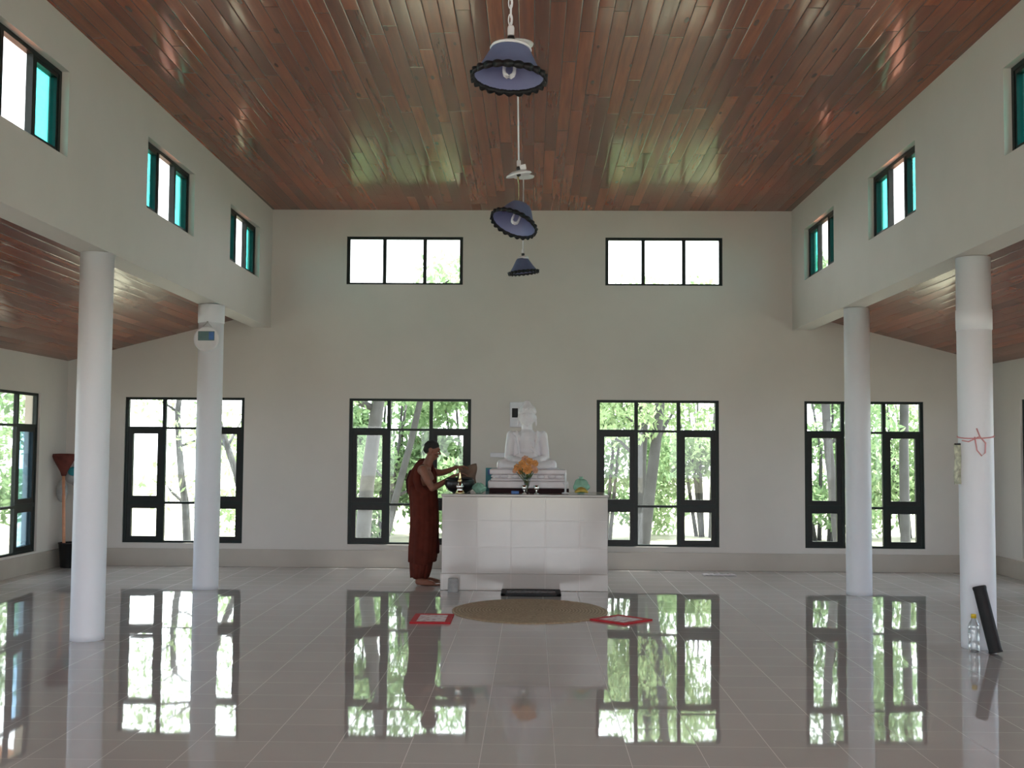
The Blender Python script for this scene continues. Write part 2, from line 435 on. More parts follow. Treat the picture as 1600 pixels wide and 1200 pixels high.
# rear wall behind the camera: wide doorway and windows
bm = BM(); rear_holes = [(-1.5, 1.5, 0, 2.5), (-3.4, -1.9, ZL0, ZL1), (1.9, 3.4, ZL0, ZL1), (-5.6, -4.2, ZL0, ZL1), (4.2, 5.6, ZL0, ZL1)]
grid_wall(bm, 'y', REAR-.22, REAR, AL-.2, AR+.2, 0, 2.6, rear_holes)
for s, xo, xi in ((-1, AL-.2, XL-.1), (1, AR+.2, XR+.1)):
    prism(bm, [(xo, 2.6), (xi, 2.6), (xi, zaisle(xi)+.05), (xo, zaisle(xo)+.05)], 'y', REAR-.22, REAR)
up_rear = [(-2.5, -1., ZP0, ZP1), (1., 2.5, ZP0, ZP1)]
grid_wall(bm, 'y', REAR-.22, REAR, XL-.1, XR+.1, 2.6, ZC+.06, up_rear)
link('wall_front', bm, 'wall', kind='structure')

SIDE = [(12.98, 14.72), (9.5, 11.24), (6.0, 7.74), (2.5, 4.24), (-1., .74), (-3.6, -2.2)]
CLL = [(13.40, 14.86), (10.47, 11.95), (7.17, 8.65), (3.9, 5.38), (.6, 2.08), (-2.7, -1.22)]
CLR = [(13.40, 14.86), (10.53, 12.02), (7.05, 8.54), (3.9, 5.38), (.6, 2.08), (-2.7, -1.22)]
for nm_, X, t_ in (('wall_left', AL, -.2), ('wall_right', AR, .2)):
    bm = BM(); p0, p1 = (X+t_, X) if t_ < 0 else (X, X+t_)
    grid_wall(bm, 'x', p0, p1, REAR, D, 0, zaisle(X)+.04, [(a, b, ZL0-.05, ZL1) for a, b in SIDE])
    link(nm_, bm, 'wall', kind='structure')
for nm_, X, t_, CL in (('wall_nave_left', XL, -.16, CLL), ('wall_nave_right', XR, .16, CLR)):
    bm = BM(); p0, p1 = (X+t_, X) if t_ < 0 else (X, X+t_)
    q_ = TH if t_ > 0 else -TH; box(bm, min(X+t_, X+q_), max(X+t_, X+q_), REAR, D, ZU, ZU+.42)
    grid_wall(bm, 'x', p0, p1, REAR, D, ZU, ZC+.02, [(a, b, 3.81, 4.475) for a, b in CL])
    link(nm_, bm, 'wall', kind='structure')
# skirting
for nm_, a in (('baseboard_back', (AL, AR, D-.018, D)), ('baseboard_left', (AL, AL+.018, REAR, D-.018)), ('baseboard_right', (AR-.018, AR, REAR, D-.018))):
    bm = BM(); box(bm, *a, 0, .235, .003); link(nm_, bm, 'base', kind='structure')
# roofs outside, out of view; eaves widened to keep sun patches off the floor
bm = BM(); box(bm, XL-.62, XR+.62, REAR-.8, D+.45, ZC+.07, ZC+.17); tag(link('roof', bm, 'roof', kind='structure'), 'main roof', 'roof')
for nm_, x0, x1 in (('roof_left', AL-1.2, XL-.17), ('roof_right', XR+.17, AR+1.2)):
    bm = BM(); prism(bm, [(x0, zaisle(x0)+.09), (x1, zaisle(x1)+.09), (x1, zaisle(x1)+.13), (x0, zaisle(x0)+.13)], 'y', REAR-.8, D+.75)
    link(nm_, bm, 'roof', kind='structure')
bm = BM(); box(bm, -60, 60, -50, 80, -.6, -.32); link('ground', bm, 'ground', kind='structure')

# ------------------------------------------------------------ windows
WN = [0]
def window(kind, axis, side, a0, a1, z0, z1, plane, setback, glass='glass', side_glass=None):
    """built in a local frame: u across, w outward, z up; then turned into the wall"""
    WN[0] += 1
    W_, H = a1-a0, z1-z0
    root = empty('window_%d' % WN[0]); root['kind'] = 'structure'
    if axis == 'y':
        root.location = (a0, plane+setback, z0)
        def T(bm):
            return bm
    else:
        s = side
        root.location = (plane+s*setback, a0, z0)
        def T(bm):
            for v in bm.verts: v.co = Vector((s*v.co.y, v.co.x, v.co.z))
            return bm
    f = BM(); o = .045; d0, d1 = 0, .05
    m1, m2 = W_*.325, W_*.672; mw = .024
    B = lambda bm, u0, u1, zz0, zz1, y0=d0, y1=d1: box(bm, u0, u1, y0, y1, zz0, zz1)
    B(f, 0, o, 0, H); B(f, W_-o, W_, 0, H); B(f, o, W_-o, H-.035, H); B(f, o, W_-o, 0, .028)
    B(f, m1-mw, m1+mw, .028, H-.035); B(f, m2-mw, m2+mw, .028, H-.035)
    g = BM(); sashes = []
    def sash(u0, u1, zz0, zz1, w):
        q = BM(); B(q, u0, u0+w, zz0, zz1, .006, .062); B(q, u1-w, u1, zz0, zz1, .006, .062)
        B(q, u0+w, u1-w, zz0, zz0+w, .006, .062); B(q, u0+w, u1-w, zz1-w, zz1, .006, .062)
        g2 = BM(); B(g2, u0+w, u1-w, zz0+w, zz1-w, .030, .036); sashes.append((q, g2))
    if kind == 'tall':
        zt, zb = H-.42, H-1.43
        B(f, o, m1-mw, zt-.015, zt+.02); B(f, m1+mw, m2-mw, zt-.015, zt+.015); B(f, m2+mw, W_-o, zt-.015, zt+.02)
        B(f, m1+mw, m2-mw, zb-.016, zb+.016); B(f, o, m1-mw, zb-.02, zb+.03); B(f, m2+mw, W_-o, zb-.02, zb+.03)
        for u0, u1 in ((o, m1-mw), (m2+mw, W_-o)):
            sash(u0, u1, zb+.03, zt-.015, .062); sash(u0, u1, .028, zb-.02, .058)
            B(g, u0, u1, zt+.02, H-.035, .022, .028)
        B(g, m1+mw, m2-mw, zt+.015, H-.035, .022, .028); B(g, m1+mw, m2-mw, zb+.016, zt-.015, .022, .028)
        B(g, m1+mw, m2-mw, .028, zb-.016, .022, .028)
    elif kind == 'plain3':
        for u0, u1 in ((o, m1-mw), (m1+mw, m2-mw), (m2+mw, W_-o)): B(g, u0, u1, .028, H-.035, .022, .028)
    else:
        for u0, u1 in ((o, m1-mw), (m2+mw, W_-o)): sash(u0, u1, .028, H-.035, .032)
        B(g, m1+mw, m2-mw, .028, H-.035, .022, .028)
    link('window_frame', T(f), 'frame', root)
    for q, g2 in sashes:
        so = link('window_sash', T(q), 'sash', root); link('sash_pane', T(g2), side_glass or glass, so)
    link('window_pane', T(g), glass, root)
    c = (a0+a1)/2; zc = (z0+z1)/2
    if axis == 'y': portal((c, plane+.3, zc), (0, -1, 0), W_+.3, H+.3)
    else: portal((plane+side*.32, c, zc), (-side, 0, 0), H+.3, W_+.3)
    return root
for a, b in LOW: window('tall', 'y', 1, a, b, ZL0, ZL1, D, .03)
for a, b in UPP: window('plain3', 'y', 1, a, b, ZP0, ZP1, D, .03)
for a, b in SIDE[:3]:
    window('tall', 'x', -1, a, b, ZL0-.05, ZL1, AL, .03, side_glass='blue_glass')
    window('tall', 'x', 1, a, b, ZL0-.05, ZL1, AR, .03, side_glass='blue_glass')
for a, b in SIDE[3:]:
    for X, s in ((AL, -1), (AR, 1)): portal((X+s*.25, (a+b)/2, 1.3), (-s, 0, 0), 2.0, b-a)
for k in range(6):
    for CL, X, s in ((CLL, XL, -1), (CLR, XR, 1)):
        a, b = CL[k]
        if k < 4: window('side3', 'x', s, a, b, 3.81, 4.475, X, .06, side_glass='teal')
        else: portal((X+s*.3, (a+b)/2, 4.14), (-s, 0, 0), .7, b-a)
for a, b, z, zz in rear_holes+up_rear: portal(((a+b)/2, REAR-.25, (z+zz)/2), (0, 1, 0), b-a, zz-z)

# ------------------------------------------------------------ columns
def column(x, y, r, label):
    root = tag(empty('column', (x, y, 0)), label, 'column', None)
    bm = BM(); lathe(bm, [(r, 0), (r, .05), (r, 1.0), (r, 2.0), (r, ZU-.004)], seg=48)
    link('shaft', bm, 'column', root, smooth=False)
    for p in root.children[0].data.polygons: p.use_smooth = abs(p.normal.z) < .5
    return root
column(-3.685, 9.61, .137, 'round white column nearest on the left, bare all the way up')
cl_f = column(-3.685, 13.09, .142, 'far left round white column with a round clock near its top')
cr_n = column(3.688, 9.65, .139, 'round white column nearest on the right, with pink string tied round it')
cr_f = column(3.688, 13.12, .142, 'far right round white column, bare, in front of the rightmost window')
# plaster coat line on two shafts
bm = BM(); lathe(bm, [(.139, 0), (.1445, .003), (.1445, .17), (.139, .173)], seg=48); c_ = link('plaster_band', bm, 'column', cr_n, smooth=True, loc=(0, 0, 2.62))
bm = BM(); lathe(bm, [(.142, 0), (.149, .003), (.149, .208), (.142, .21)], seg=48); c_ = link('plaster_band', bm, 'column', cl_f, smooth=True, loc=(0, 0, 3.02))

# ------------------------------------------------------------ altar
AX0, AX1, AY0, AY1, AZ = -1.02, .868, 13.18, 14.15, 1.09
alt = tag(empty('altar', ((AX0+AX1)/2, (AY0+AY1)/2, 0)), 'large tiled altar block standing in the middle of the hall', 'altar')
def rel(o, root): o.parent = root; o.matrix_parent_inverse = Matrix.Translation(-root.location); return o
bm = BM(); box(bm, AX0, AX1, AY0, AY1, .19, AZ-.03, .004); rel(link('block', bm, 'altar'), alt)
bm = BM(); box(bm, AX0-.012, AX1+.004, AY0-.010, AY1, 0, .19, .006); rel(link('plinth', bm, 'altar'), alt)
bm = BM(); box(bm, AX0-.01, AX1+.012, AY0-.014, AY1+.01, AZ-.03, AZ, .006); rel(link('top_slab', bm, 'altar_top'), alt)

# ------------------------------------------------------------ marble statue on its throne
PB = (-.035, 13.77)
box_ = tag(empty('plinth_box', (PB[0], PB[1], AZ)), 'low dark red lacquered plinth box under the white marble throne', 'plinth')
def at(root, name, bm, mat, **k): o = link(name, bm, mat, root, **k); return o
q = BM(); box(q, -.45, .46, -.22, .22, 0, .048, .004); at(box_, 'body', q, 'maroon_box')
q = BM(); box(q, -.462, .472, -.232, .232, .048, .056, .003); box(q, .452, .472, -.232, -.205, 0, .048, .003); box(q, -.462, -.442, -.232, -.205, 0, .048, .003); at(box_, 'rim', q, 'maroon_box')
st = tag(empty('seated_statue', (-.058, 13.77, AZ+.056)), 'white marble figure seated cross-legged on a tiered throne above the altar', 'statue')
q = BM()
box(q, -.455, .49, -.235, .235, 0, .085, .012); at(st, 'throne_base', q, 'marble_grey')
q = BM(); box(q, -.42, .455, -.215, .215, .085, .115, .01); box(q, -.40, .43, -.20, .20, .115, .16, .006); box(q, -.435, .465, -.215, .215, .16, .225, .014); at(st, 'throne', q, 'marble_grey')
for k in range(9):
    ang = PI+PI*k/8
    q = BM(); ell(q, (.015+.40*math.cos(ang)*.98, -.165+.05*math.sin(ang), .138), (.045, .03, .022)); at(st, 'lotus_petal', q, 'marble', smooth=True)
q = BM(); ell(q, (.015, -.02, .238), (.38, .21, .024)); at(st, 'cushion', q, 'marble', smooth=True)
# body
q = BM(); z0 = .215
ell(q, (0, .03, z0+.17), (.175, .085, .20)); ell(q, (0, -.06, z0+.10), (.15, .06, .07))
chain(q, [((.0, .02, z0+.06), .125), ((.0, .02, z0+.20), .105), ((0, .015, z0+.30), .118)])
ell(q, (0, .01, z0+.30), (.155, .085, .085)); ell(q, (-.13, .02, z0+.335), (.06, .055, .05)); ell(q, (.13, .02, z0+.335), (.06, .055, .05))
for s in (-1, 1):
    chain(q, [((s*.185, .02, z0+.335), .055), ((s*.205, .0, z0+.18), .054), ((s*.215, -.02, z0+.10), .048)])
    chain(q, [((s*.215, -.02, z0+.10), .048), ((s*.14, -.12, z0+.085), .038), ((s*.045, -.165, z0+.075), .028)])
    chain(q, [((s*.09, .03, z0+.04), .085), ((s*.285, -.06, z0+.03), .065)])
    chain(q, [((s*.29, -.065, z0+.02), .060), ((s*.12, -.16, z0+.015), .050), ((-s*.06, -.175, z0+.035), .036)])
    ell(q, (s*.035, -.17, z0+.07), (.055, .03, .018))
    for i in range(4): caps(q, (s*.03, -.155-.014*i, z0+.082), (-s*.045, -.152-.013*i, z0+.090), .010, .008, 8)
    # robe fold ridges down the arm
    chain(q, [((s*.12, -.05, z0+.37), .018), ((s*.10, -.085, z0+.22), .014), ((s*.08, -.09, z0+.12), .012)])
caps(q, (-.15, -.04, z0+.36), (.12, -.09, z0+.15), .02, .016)
caps(q, (0, .02, z0+.36), (0, .012, z0+.46), .070, .062)
ell(q, (0, .005, z0+.535), (.097, .098, .105)); ell(q, (0, -.02, z0+.495), (.066, .07, .06))
ell(q, (0, -.092, z0+.525), (.013, .022, .026)); ell(q, (0, -.082, z0+.487), (.024, .014, .008)); ell(q, (0, -.07, z0+.45), (.026, .02, .018))
for s in (-1, 1):
    ell(q, (s*.036, -.083, z0+.555), (.026, .014, .008)); ell(q, (s*.036, -.085, z0+.538), (.018, .010, .006))
    ell(q, (s*.100, .01, z0+.515), (.014, .026, .034)); ell(q, (s*.104, .005, z0+.465), (.013, .016, .034))
UPZ = lambda c: Vector((c.x*1.02, c.y, .235+(c.z-.215)*1.15))
fuse('figure', q, 'marble', .0075, 3, st, deform=UPZ)
q = BM(); ell(q, (0, .015, z0+.575), (.102, .100, .088)); ell(q, (0, .012, z0+.648), (.058, .058, .046)); ell(q, (0, .012, z0+.680), (.040, .040, .022))
for k in range(140):     # tight curls
    t_ = math.acos(1-1.05*(k+.5)/140); p_ = k*2.39996
    n_ = Vector((math.sin(t_)*math.cos(p_), math.sin(t_)*math.sin(p_), math.cos(t_)))
    if n_.y < -.82 and n_.z < .35: continue
    ell(q, (n_.x*.100, .015+n_.y*.098, z0+.575+n_.z*.086), (.012, .012, .012), seg=8, rings=6)
fuse('hair', q, 'marble', .006, 1, st, deform=UPZ)

# ------------------------------------------------------------ things on the altar
def flower(root, c, r, mat, nrm):
    n_ = Vector(nrm).normalized(); Q = Matrix.Translation(Vector(c)) @ n_.to_track_quat('Z', 'Y').to_matrix().to_4x4()
    q = BM()
    for lay, (rr, tilt, cnt) in enumerate(((r, .35, 7), (r*.72, .8, 6), (r*.42, 1.15, 5))):
        for k in range(cnt):
            a = 2*PI*k/cnt+lay*.5
            vs = ell(q, (0, 0, 0), (rr*.55, rr*.42, rr*.10), seg=8, rings=6)
            X = Matrix.Rotation(a, 4, 'Z') @ Matrix.Translation((rr*.45*math.cos(tilt), 0, rr*.45*math.sin(tilt))) @ Matrix.Rotation(-tilt, 4, 'Y')
            for v in vs: v.co = Q @ (X @ v.co)
    return link('flower', q, mat, root, smooth=True)
vz = tag(empty('flower_vase', (-.055, 13.38, AZ)), 'bunch of orange flowers in a small clear vase before the statue', 'flower vase')
q = BM(); lathe(q, [(.0, .0), (.038, .0), (.036, .008), (.010, .02), (.009, .05), (.030, .09), (.040, .15), (.048, .19), (.045, .19), (.036, .15), (.026, .092), (0, .06)], cap=False); at(vz, 'vase', q, 'clear', smooth=True)
q = BM()
rnd = random.Random(3)
fl = [((-.11, .0, .30), .05, 'petal'), ((-.05, -.02, .34), .055, 'petal'), ((.005, -.03, .28), .065, 'petal'), ((-.02, .0, .395), .05, 'petal2'), ((.06, -.01, .31), .055, 'petal2'), ((.09, .0, .35), .045, 'petal'), ((.03, -.02, .37), .05, 'petal'), ((-.07, .03, .26), .045, 'petal'), ((-.135, .02, .265), .038, 'petal2'), ((.09, .02, .27), .045, 'petal2')]
for (c, r, mt) in fl: tube(q, [(0, 0, .03), (c[0]*.15, c[1]*.3, .13), (c[0]*.9, c[1]*.9, c[2]-.015)], .005, 6)
at(vz, 'stems', q, 'stem')
for (c, r, mt) in fl: flower(vz, c, r, mt, (c[0]*3, -.5, c[2]-.2))
q = BM()
for k in range(16):
    a = rnd.uniform(0, 2*PI); h = rnd.uniform(.14, .30); rr = .02+.32*(h-.12)
    b_ = Vector((rr*math.cos(a)*.5, rr*math.sin(a)*.3, h-.05)); e_ = Vector((rr*math.cos(a)*1.3, rr*math.sin(a)*.6, h+.02)); sd_ = Vector((-math.sin(a)*.016, .012, .006)); md = (b_+e_)/2
    v = [q.verts.new(p) for p in (b_, md+sd_+Vector((0, 0, .008)), e_, md-sd_)]; w_ = q.verts.new(md-Vector((0, 0, .006)))
    for i in range(4): q.faces.new((v[i], v[(i+1) % 4], w_))
at(vz, 'leaves', q, 'stem')

def goblet(loc, label, sc=1):
    r = tag(empty('goblet', loc), label, 'goblet', 'small metal goblets before the throne')
    q = BM(); lathe(q, [(0, 0), (.030, 0), (.026, .008), (.007, .016), (.007, .04)], cap=False); o1 = at(r, 'foot', q, 'silver', smooth=True)
    q = BM(); lathe(q, [(0, .038), (.018, .042), (.030, .062), (.033, .10), (.030, .10), (.026, .064), (0, .048)], cap=False); o2 = at(r, 'bowl', q, 'silver', smooth=True)
    return r
goblet((-.085, 13.27, AZ), 'small silver goblet on the altar, left one of two under the flowers')
goblet((.055, 13.27, AZ), 'small silver goblet on the altar, right of the flower vase')
q = BM(); box(q, -.045, .045, -.03, .03, 0, .035, .006); o = link('blue_packet', q, 'blue', loc=(-.19, 13.30, AZ)); tag(o, 'small blue packet lying on the altar left of the silver goblets', 'packet')
# standing card with teal edge
cd_ = tag(empty('picture_card', (-.46, 14.06, AZ)), 'teal edged picture card standing behind the left end of the throne', 'card')
q = BM(); box(q, -.10, .10, -.008, .008, 0, .285, .002); pn_ = at(cd_, 'panel', q, 'teal_card')
q = BM(); box(q, -.075, -.02, -.012, -.007, .20, .268, .001); at(pn_, 'print', q, 'blue')
# wrapped green bag
def lumpy(c, r, seed, amp=.16):
    q = BM(); vs = ell(q, c, r, seg=28, rings=18); rr = random.Random(seed)
    ph = [rr.uniform(0, 6) for _ in range(6)]
    for v in vs:
        d = v.co-Vector(c); a = math.atan2(d.y, d.x); k = 1+amp*(math.sin(5*a+ph[0]+d.z*30)*.5+math.sin(9*a+ph[1]-d.z*50)*.3+math.sin(d.z*70+ph[2])*.2)
        v.co = Vector(c)+d*k; v.co.z = max(v.co.z, .002)
    return q
bg_ = tag(empty('fruit_bag', (.575, 13.45, AZ)), 'pale green plastic bag draped over a small bunch of bananas', 'bag')
at(bg_, 'film', lumpy((0, 0, .088), (.092, .06, .082), 4), 'clear_green', smooth=True)
q = BM(); lathe(q, [(0, .15), (.018, .15), (.012, .17), (.03, .195), (.02, .20), (0, .18)], cap=False, seg=10); at(bg_, 'knot', q, 'clear_green', smooth=True)
bn = tag(empty('banana_bunch', (.575, 13.365, AZ)), 'small bunch of ripe bananas inside the pale green bag', 'bananas')
for k in range(5):
    q = BM(); pts = []; rad = []
    for i in range(9):
        t_ = i/8; pts.append((-.075+.15*t_, -.04+.018*k, .022+.045*math.sin(PI*t_)*(.5+.12*k))); rad.append(.006+.014*math.sin(PI*min(max(t_, .04), .96))**.6)
    tube(q, pts, rad, 10); at(bn, 'banana', q, 'banana', smooth=True)
# translucent green bag at the left
gb = tag(empty('plastic_bag', (-.61, 13.42, AZ)), 'translucent pale green plastic bag between the black bowl and the throne', 'bag')
at(gb, 'film', lumpy((0, 0, .06), (.075, .06, .06), 9, .2), 'clear_green', smooth=True)
q = BM(); ell(q, (0, 0, .035), (.045, .04, .032)); at(gb, 'content', q, 'white', smooth=True)
# small pagoda ornament
pg = tag(empty('pagoda_ornament', (-.823, 13.26, AZ)), 'small silver and gold pagoda ornament on the altar before the black bowl', 'ornament')
q = BM(); lathe(q, [(0, 0), (.058, 0), (.058, .018), (.048, .022), (.046, .036), (.036, .04)], cap=False); at(pg, 'foot', q, 'brass', smooth=True)
q = BM(); lathe(q, [(.036, .04), (.034, .06), (.044, .075), (.044, .09), (.026, .12), (.020, .13)], cap=False); at(pg, 'bell', q, 'silver', smooth=True)
q = BM(); lathe(q, [(.020, .13), (.027, .14), (.024, .155), (.014, .175), (.016, .185), (.008, .21), (.010, .218), (.003, .25), (0, .275)], cap=False); at(pg, 'spire', q, 'brass', smooth=True)
# black alms bowl
ab = tag(empty('alms_bowl', (-.840, 13.50, AZ)), 'black round alms bowl on the left end of the altar', 'bowl')
q = BM(); lathe(q, [(0, .0), (.07, .0), (.13, .03), (.165, .085), (.158, .13), (.135, .152), (.128, .15), (.15, .125), (.155, .085), (.12, .035), (0, .01)], cap=False, seg=36); at(ab, 'shell', q, 'black', smooth=True); ab.scale = (1.08, 1.0, 1.12)
q = BM(); lathe(q, [(.132, .148), (.142, .150), (.142, .160), (.130, .160)], seg=36, cap=False); at(ab, 'rim', q, 'black_m', smooth=True)
# white figurine on right end of the throne
fg = tag(empty('candlestick', (.395, 13.50, AZ)), 'slim white candlestick by the right end of the throne', 'candlestick')
q = BM(); lathe(q, [(0, 0), (.045, 0), (.04, .012), (.012, .02), (.012, .10), (.03, .12), (.03, .13), (.010, .135)], cap=False, seg=16); at(fg, 'holder', q, 'white', smooth=True)
q = BM(); lathe(q, [(0, .13), (.012, .13), (.012, .235), (.004, .245), (0, .26)], cap=False, seg=12); at(fg, 'candle', q, 'white', smooth=True)

# wall box and socket
wb = tag(empty('wall_box', (-.165, D, 2.07)), 'white wall box with a small black window, behind the statue head', 'wall box')
q = BM(); box(q, -.135, .12, -.06, 0, -.17, .17, .01); at(wb, 'case', q, 'porcelain')
q = BM(); box(q, -.105, -.025, -.066, -.06, -.04, .085, .002); at(wb, 'dark_window', q, 'black_m')
q = BM(); box(q, -.10, .10, -.012, 0, -.03, .03, .004); o = link('wall_socket', q, 'porcelain', loc=(-.46, D, 1.525)); tag(o, 'white double wall socket on the back wall left of the statue', 'socket')

# ------------------------------------------------------------ the monk
mk = tag(empty('person', (-1.25, 13.70, 0)), 'person in a maroon robe standing barefoot at the altar, right shoulder bare, holding brown paper', 'person')
# local frame: +X = facing, -Y = right side (towards the camera)
q = BM()
def leg(s, fx):
    chain(q, [((-.01, s*.085, .88), .095), ((.0+fx*.5, s*.085, .50), .060), ((-.03+fx, s*.085, .30), .056), ((-.045+fx, s*.085, .09), .038)])
    chain(q, [((-.062+fx, s*.085, .045), .040), ((.02+fx, s*.09, .045), .036), ((.11+fx, s*.10, .026), .028)])
    ell(q, (.04+fx, s*.095, .022), (.12, .042, .022))
    for i in range(5):
        L = (.200, .192, .184, .172, .158)[i]; yy = s*(.066+.0165*i)
        caps(q, (.12+fx, yy*1.02, .020), (L+fx, yy*1.04, .013), .012, (.012, .009, .009, .008, .008)[i], 8)
leg(-1, -.01); leg(1, .03)
chain(q, [((-.01, 0, .90), .145), ((-.02, 0, 1.08), .120), ((-.03, 0, 1.24), .125)])
ell(q, (-.035, 0, 1.25), (.115, .175, .14)); ell(q, (-.02, 0, 1.36), (.075, .16, .06))
ell(q, (-.03, -.165, 1.35), (.062, .06, .062)); ell(q, (-.03, .165, 1.35), (.062, .06, .062))
caps(q, (-.005, 0, 1.38), (.045, 0, 1.50), .058, .052)
# head, tilted slightly down
HC = Vector((.062, 0, 1.585)); HR = Matrix.Rotation(.20, 3, 'Y')
def H(x, y, z): return tuple(HC+HR @ Vector((x, y, z)))
ell(q, H(-.010, 0, .025), (.094, .074, .090)); ell(q, H(.022, 0, -.045), (.060, .054, .066)); ell(q, H(.05, 0, -.088), (.028, .030, .022))
ell(q, H(.078, 0, .028), (.018, .05, .012)); caps(q, H(.084, 0, .015), H(.106, 0, -.022), .008, .013, 10)
ell(q, H(.090, 0, -.026), (.012, .018, .009)); ell(q, H(.084, 0, -.052), (.012, .024, .006)); ell(q, H(.082, 0, -.063), (.012, .021, .006))
for s in (-1, 1):
    ell(q, H(.074, s*.028, .004), (.012, .015, .010)); ell(q, H(.055, s*.042, -.028), (.026, .02, .02))
    ell(q, H(-.008, s*.076, -.005), (.020, .010, .030)); ell(q, H(.0, s*.074, -.034), (.010, .008, .012))
# arms
def hand(w, e, side, curl, rots):
    """w wrist, e hand direction; palm, four fingers and a thumb"""
    w = Vector(w); e = Vector(e).normalized(); dn = Vector((0, 0, -1)); lat = e.cross(dn).normalized(); dn = lat.cross(e).normalized()
    if dn.z > 0: dn = -dn
    for i in range(4):
        caps(q, w+e*.01+lat*(i-1.5)*.012, w+e*.082+lat*(i-1.5)*.0205, .0155, .0125, 10)
        b = w+e*.084+lat*(i-1.5)*.021; L = (.026, .030, .028, .021)[i]*(1.25)
        a1 = curl; d1 = e*math.cos(a1)+dn*math.sin(a1); d2 = e*math.cos(a1*2.1)+dn*math.sin(a1*2.1)
        p1 = b+d1*L; p2 = p1+d2*L*.9; d3 = e*math.cos(a1*2.9)+dn*math.sin(a1*2.9); p3 = p2+d3*L*.6
        chain(q, [(b, .0088), (p1, .0082), (p2, .0074), (p3, .0064)])
    tb = w+e*.022+lat*side*.028; td = (e*.75+lat*side*.45+dn*.55).normalized()
    chain(q, [(w+e*.008+lat*side*.012, .014), (tb, .0125), (tb+td*.034, .0105), (tb+td*.034+(e*.8+dn*.6).normalized()*.03, .0085)])
chain(q, [((-.02, -.185, 1.355), .056), ((.03, -.215, 1.24), .047), ((.085, -.205, 1.145), .038)])
chain(q, [((.085, -.205, 1.145), .040), ((.16, -.165, 1.175), .036), ((.335, -.095, 1.285), .023)])
hand((.335, -.095, 1.285), (.90, .12, .36), 1, .42, None)
chain(q, [((-.01, .185, 1.355), .055), ((.10, .20, 1.315), .045), ((.17, .18, 1.315), .040)])
chain(q, [((.17, .18, 1.315), .040), ((.25, .14, 1.34), .034), ((.355, .09, 1.385), .023)])
hand((.355, .09, 1.385), (.95, -.08, .12), -1, .38, None)
body_ = fuse('body', q, 'skin', .0052, 3, mk)
q = BM()   # cropped hair
ell(q, H(-.012, 0, .038), (.092, .077, .082)); ell(q, H(-.045, 0, .0), (.060, .070, .055))
hair = fuse('hair', q, 'hair', .007, 2, mk)
for s in (-1, 1):
    q = BM(); ell(q, H(.084, s*.028, .005), (.006, .011, .005)); o = at(body_, 'eye', q, 'black_m', smooth=True)
    q = BM(); ell(q, H(.090, s*.028, .026), (.007, .018, .004)); o = at(body_, 'eyebrow', q, 'hair', smooth=True)
# robe: loft with folds
def robe(name, rows, mat, amp, nf, seed, seg=96, top=None):
    q = BM(); rings = []; rr = random.Random(seed); ph = [rr.uniform(0, 6) for _ in range(4)]
    for j, (z, cx, cy, rx, ry, tilt, am) in enumerate(rows):
        ring = []
        for k in range(seg):
            a = 2*PI*k/seg
            f = 1+am*(math.sin(nf*a+ph[0]+z*1.5)*.55+math.sin((nf*2+1)*a+ph[1]-z*2.2)*.3+math.sin(3*a+ph[2]+z*3)*.35)
            x = cx+rx*math.cos(a)*f; y = cy+ry*math.sin(a)*f
            ring.append(q.verts.new((x, y, z+tilt*math.sin(a)*.5+am*.10*math.sin(5*a+ph[3]) if j == 0 else z+tilt*math.sin(a)*.5)))
        rings.append(ring)
    for a, b in zip(rings, rings[1:]):
        for k in range(seg): q.faces.new((a[k], a[(k+1) % seg], b[(k+1) % seg], b[k]))
    o = link(name, q, mat, mk, smooth=True)
    sm = o.modifiers.new('cloth_thickness', 'SOLIDIFY'); sm.thickness = .008; sm.offset = 0
    return o
robe('lower_robe', [(.085, -.065, 0, .105, .16, 0, .07), (.18, -.055, 0, .122, .175, 0, .07), (.34, -.045, 0, .140, .185, 0, .06), (.52, -.030, 0, .150, .190, 0, .05), (.70, -.02, 0, .150, .190, 0, .045), (.86, -.015, 0, .150, .188, 0, .03), (.93, -.015, 0, .148, .185, 0, .02)], 'robe', 0, 9, 1)
robe('outer_robe', [(.30, -.035, .005, .168, .205, .10, .065), (.44, -.030, .005, .172, .21, .09, .06), (.60, -.022, .004, .170, .21, .06, .05), (.80, -.02, .003, .166, .208, .04, .045), (1.0, -.03, 0, .164, .203, .05, .045), (1.12, -.045, .0, .168, .198, .10, .04), (1.22, -.052, .01, .160, .198, .22, .03), (1.29, -.052, .03, .142, .185, .30, .02), (1.335, -.045, .055, .120, .165, .30, .015), (1.36, -.03, .075, .095, .140, .25, .01)], 'robe', 0, 8, 5)
# cloth over the left shoulder, hanging down the back and the front
q = BM()
chain(q, [((.085, .10, 1.16), .035), ((.07, .13, 1.30), .045), ((.02, .15, 1.395), .05), ((-.06, .12, 1.40), .06), ((-.13, .06, 1.33), .06), ((-.16, .0, 1.22), .055), ((-.165, -.03, 1.12), .045), ((-.155, -.04, 1.04), .030)])
chain(q, [((-.05, -.04, 1.385), .04), ((-.125, -.06, 1.32), .055), ((-.165, -.07, 1.22), .05), ((-.17, -.08, 1.12), .04)])
chain(q, [((-.02, .04, 1.40), .04), ((-.03, -.05, 1.385), .035), ((-.085, -.12, 1.33), .045), ((-.10, -.165, 1.24), .048), ((-.07, -.18, 1.15), .045), ((.0, -.17, 1.10), .03)])
fuse('shoulder_cloth', q, 'robe', .009, 3, mk)
q = BM()
chain(q, [((-.175, -.02, 1.32), .035), ((-.205, -.03, 1.22), .038), ((-.20, -.02, 1.10), .034), ((-.19, -.02, 1.06), .018)])
fuse('folded_shawl', q, 'robe_dark', .008, 2, mk)
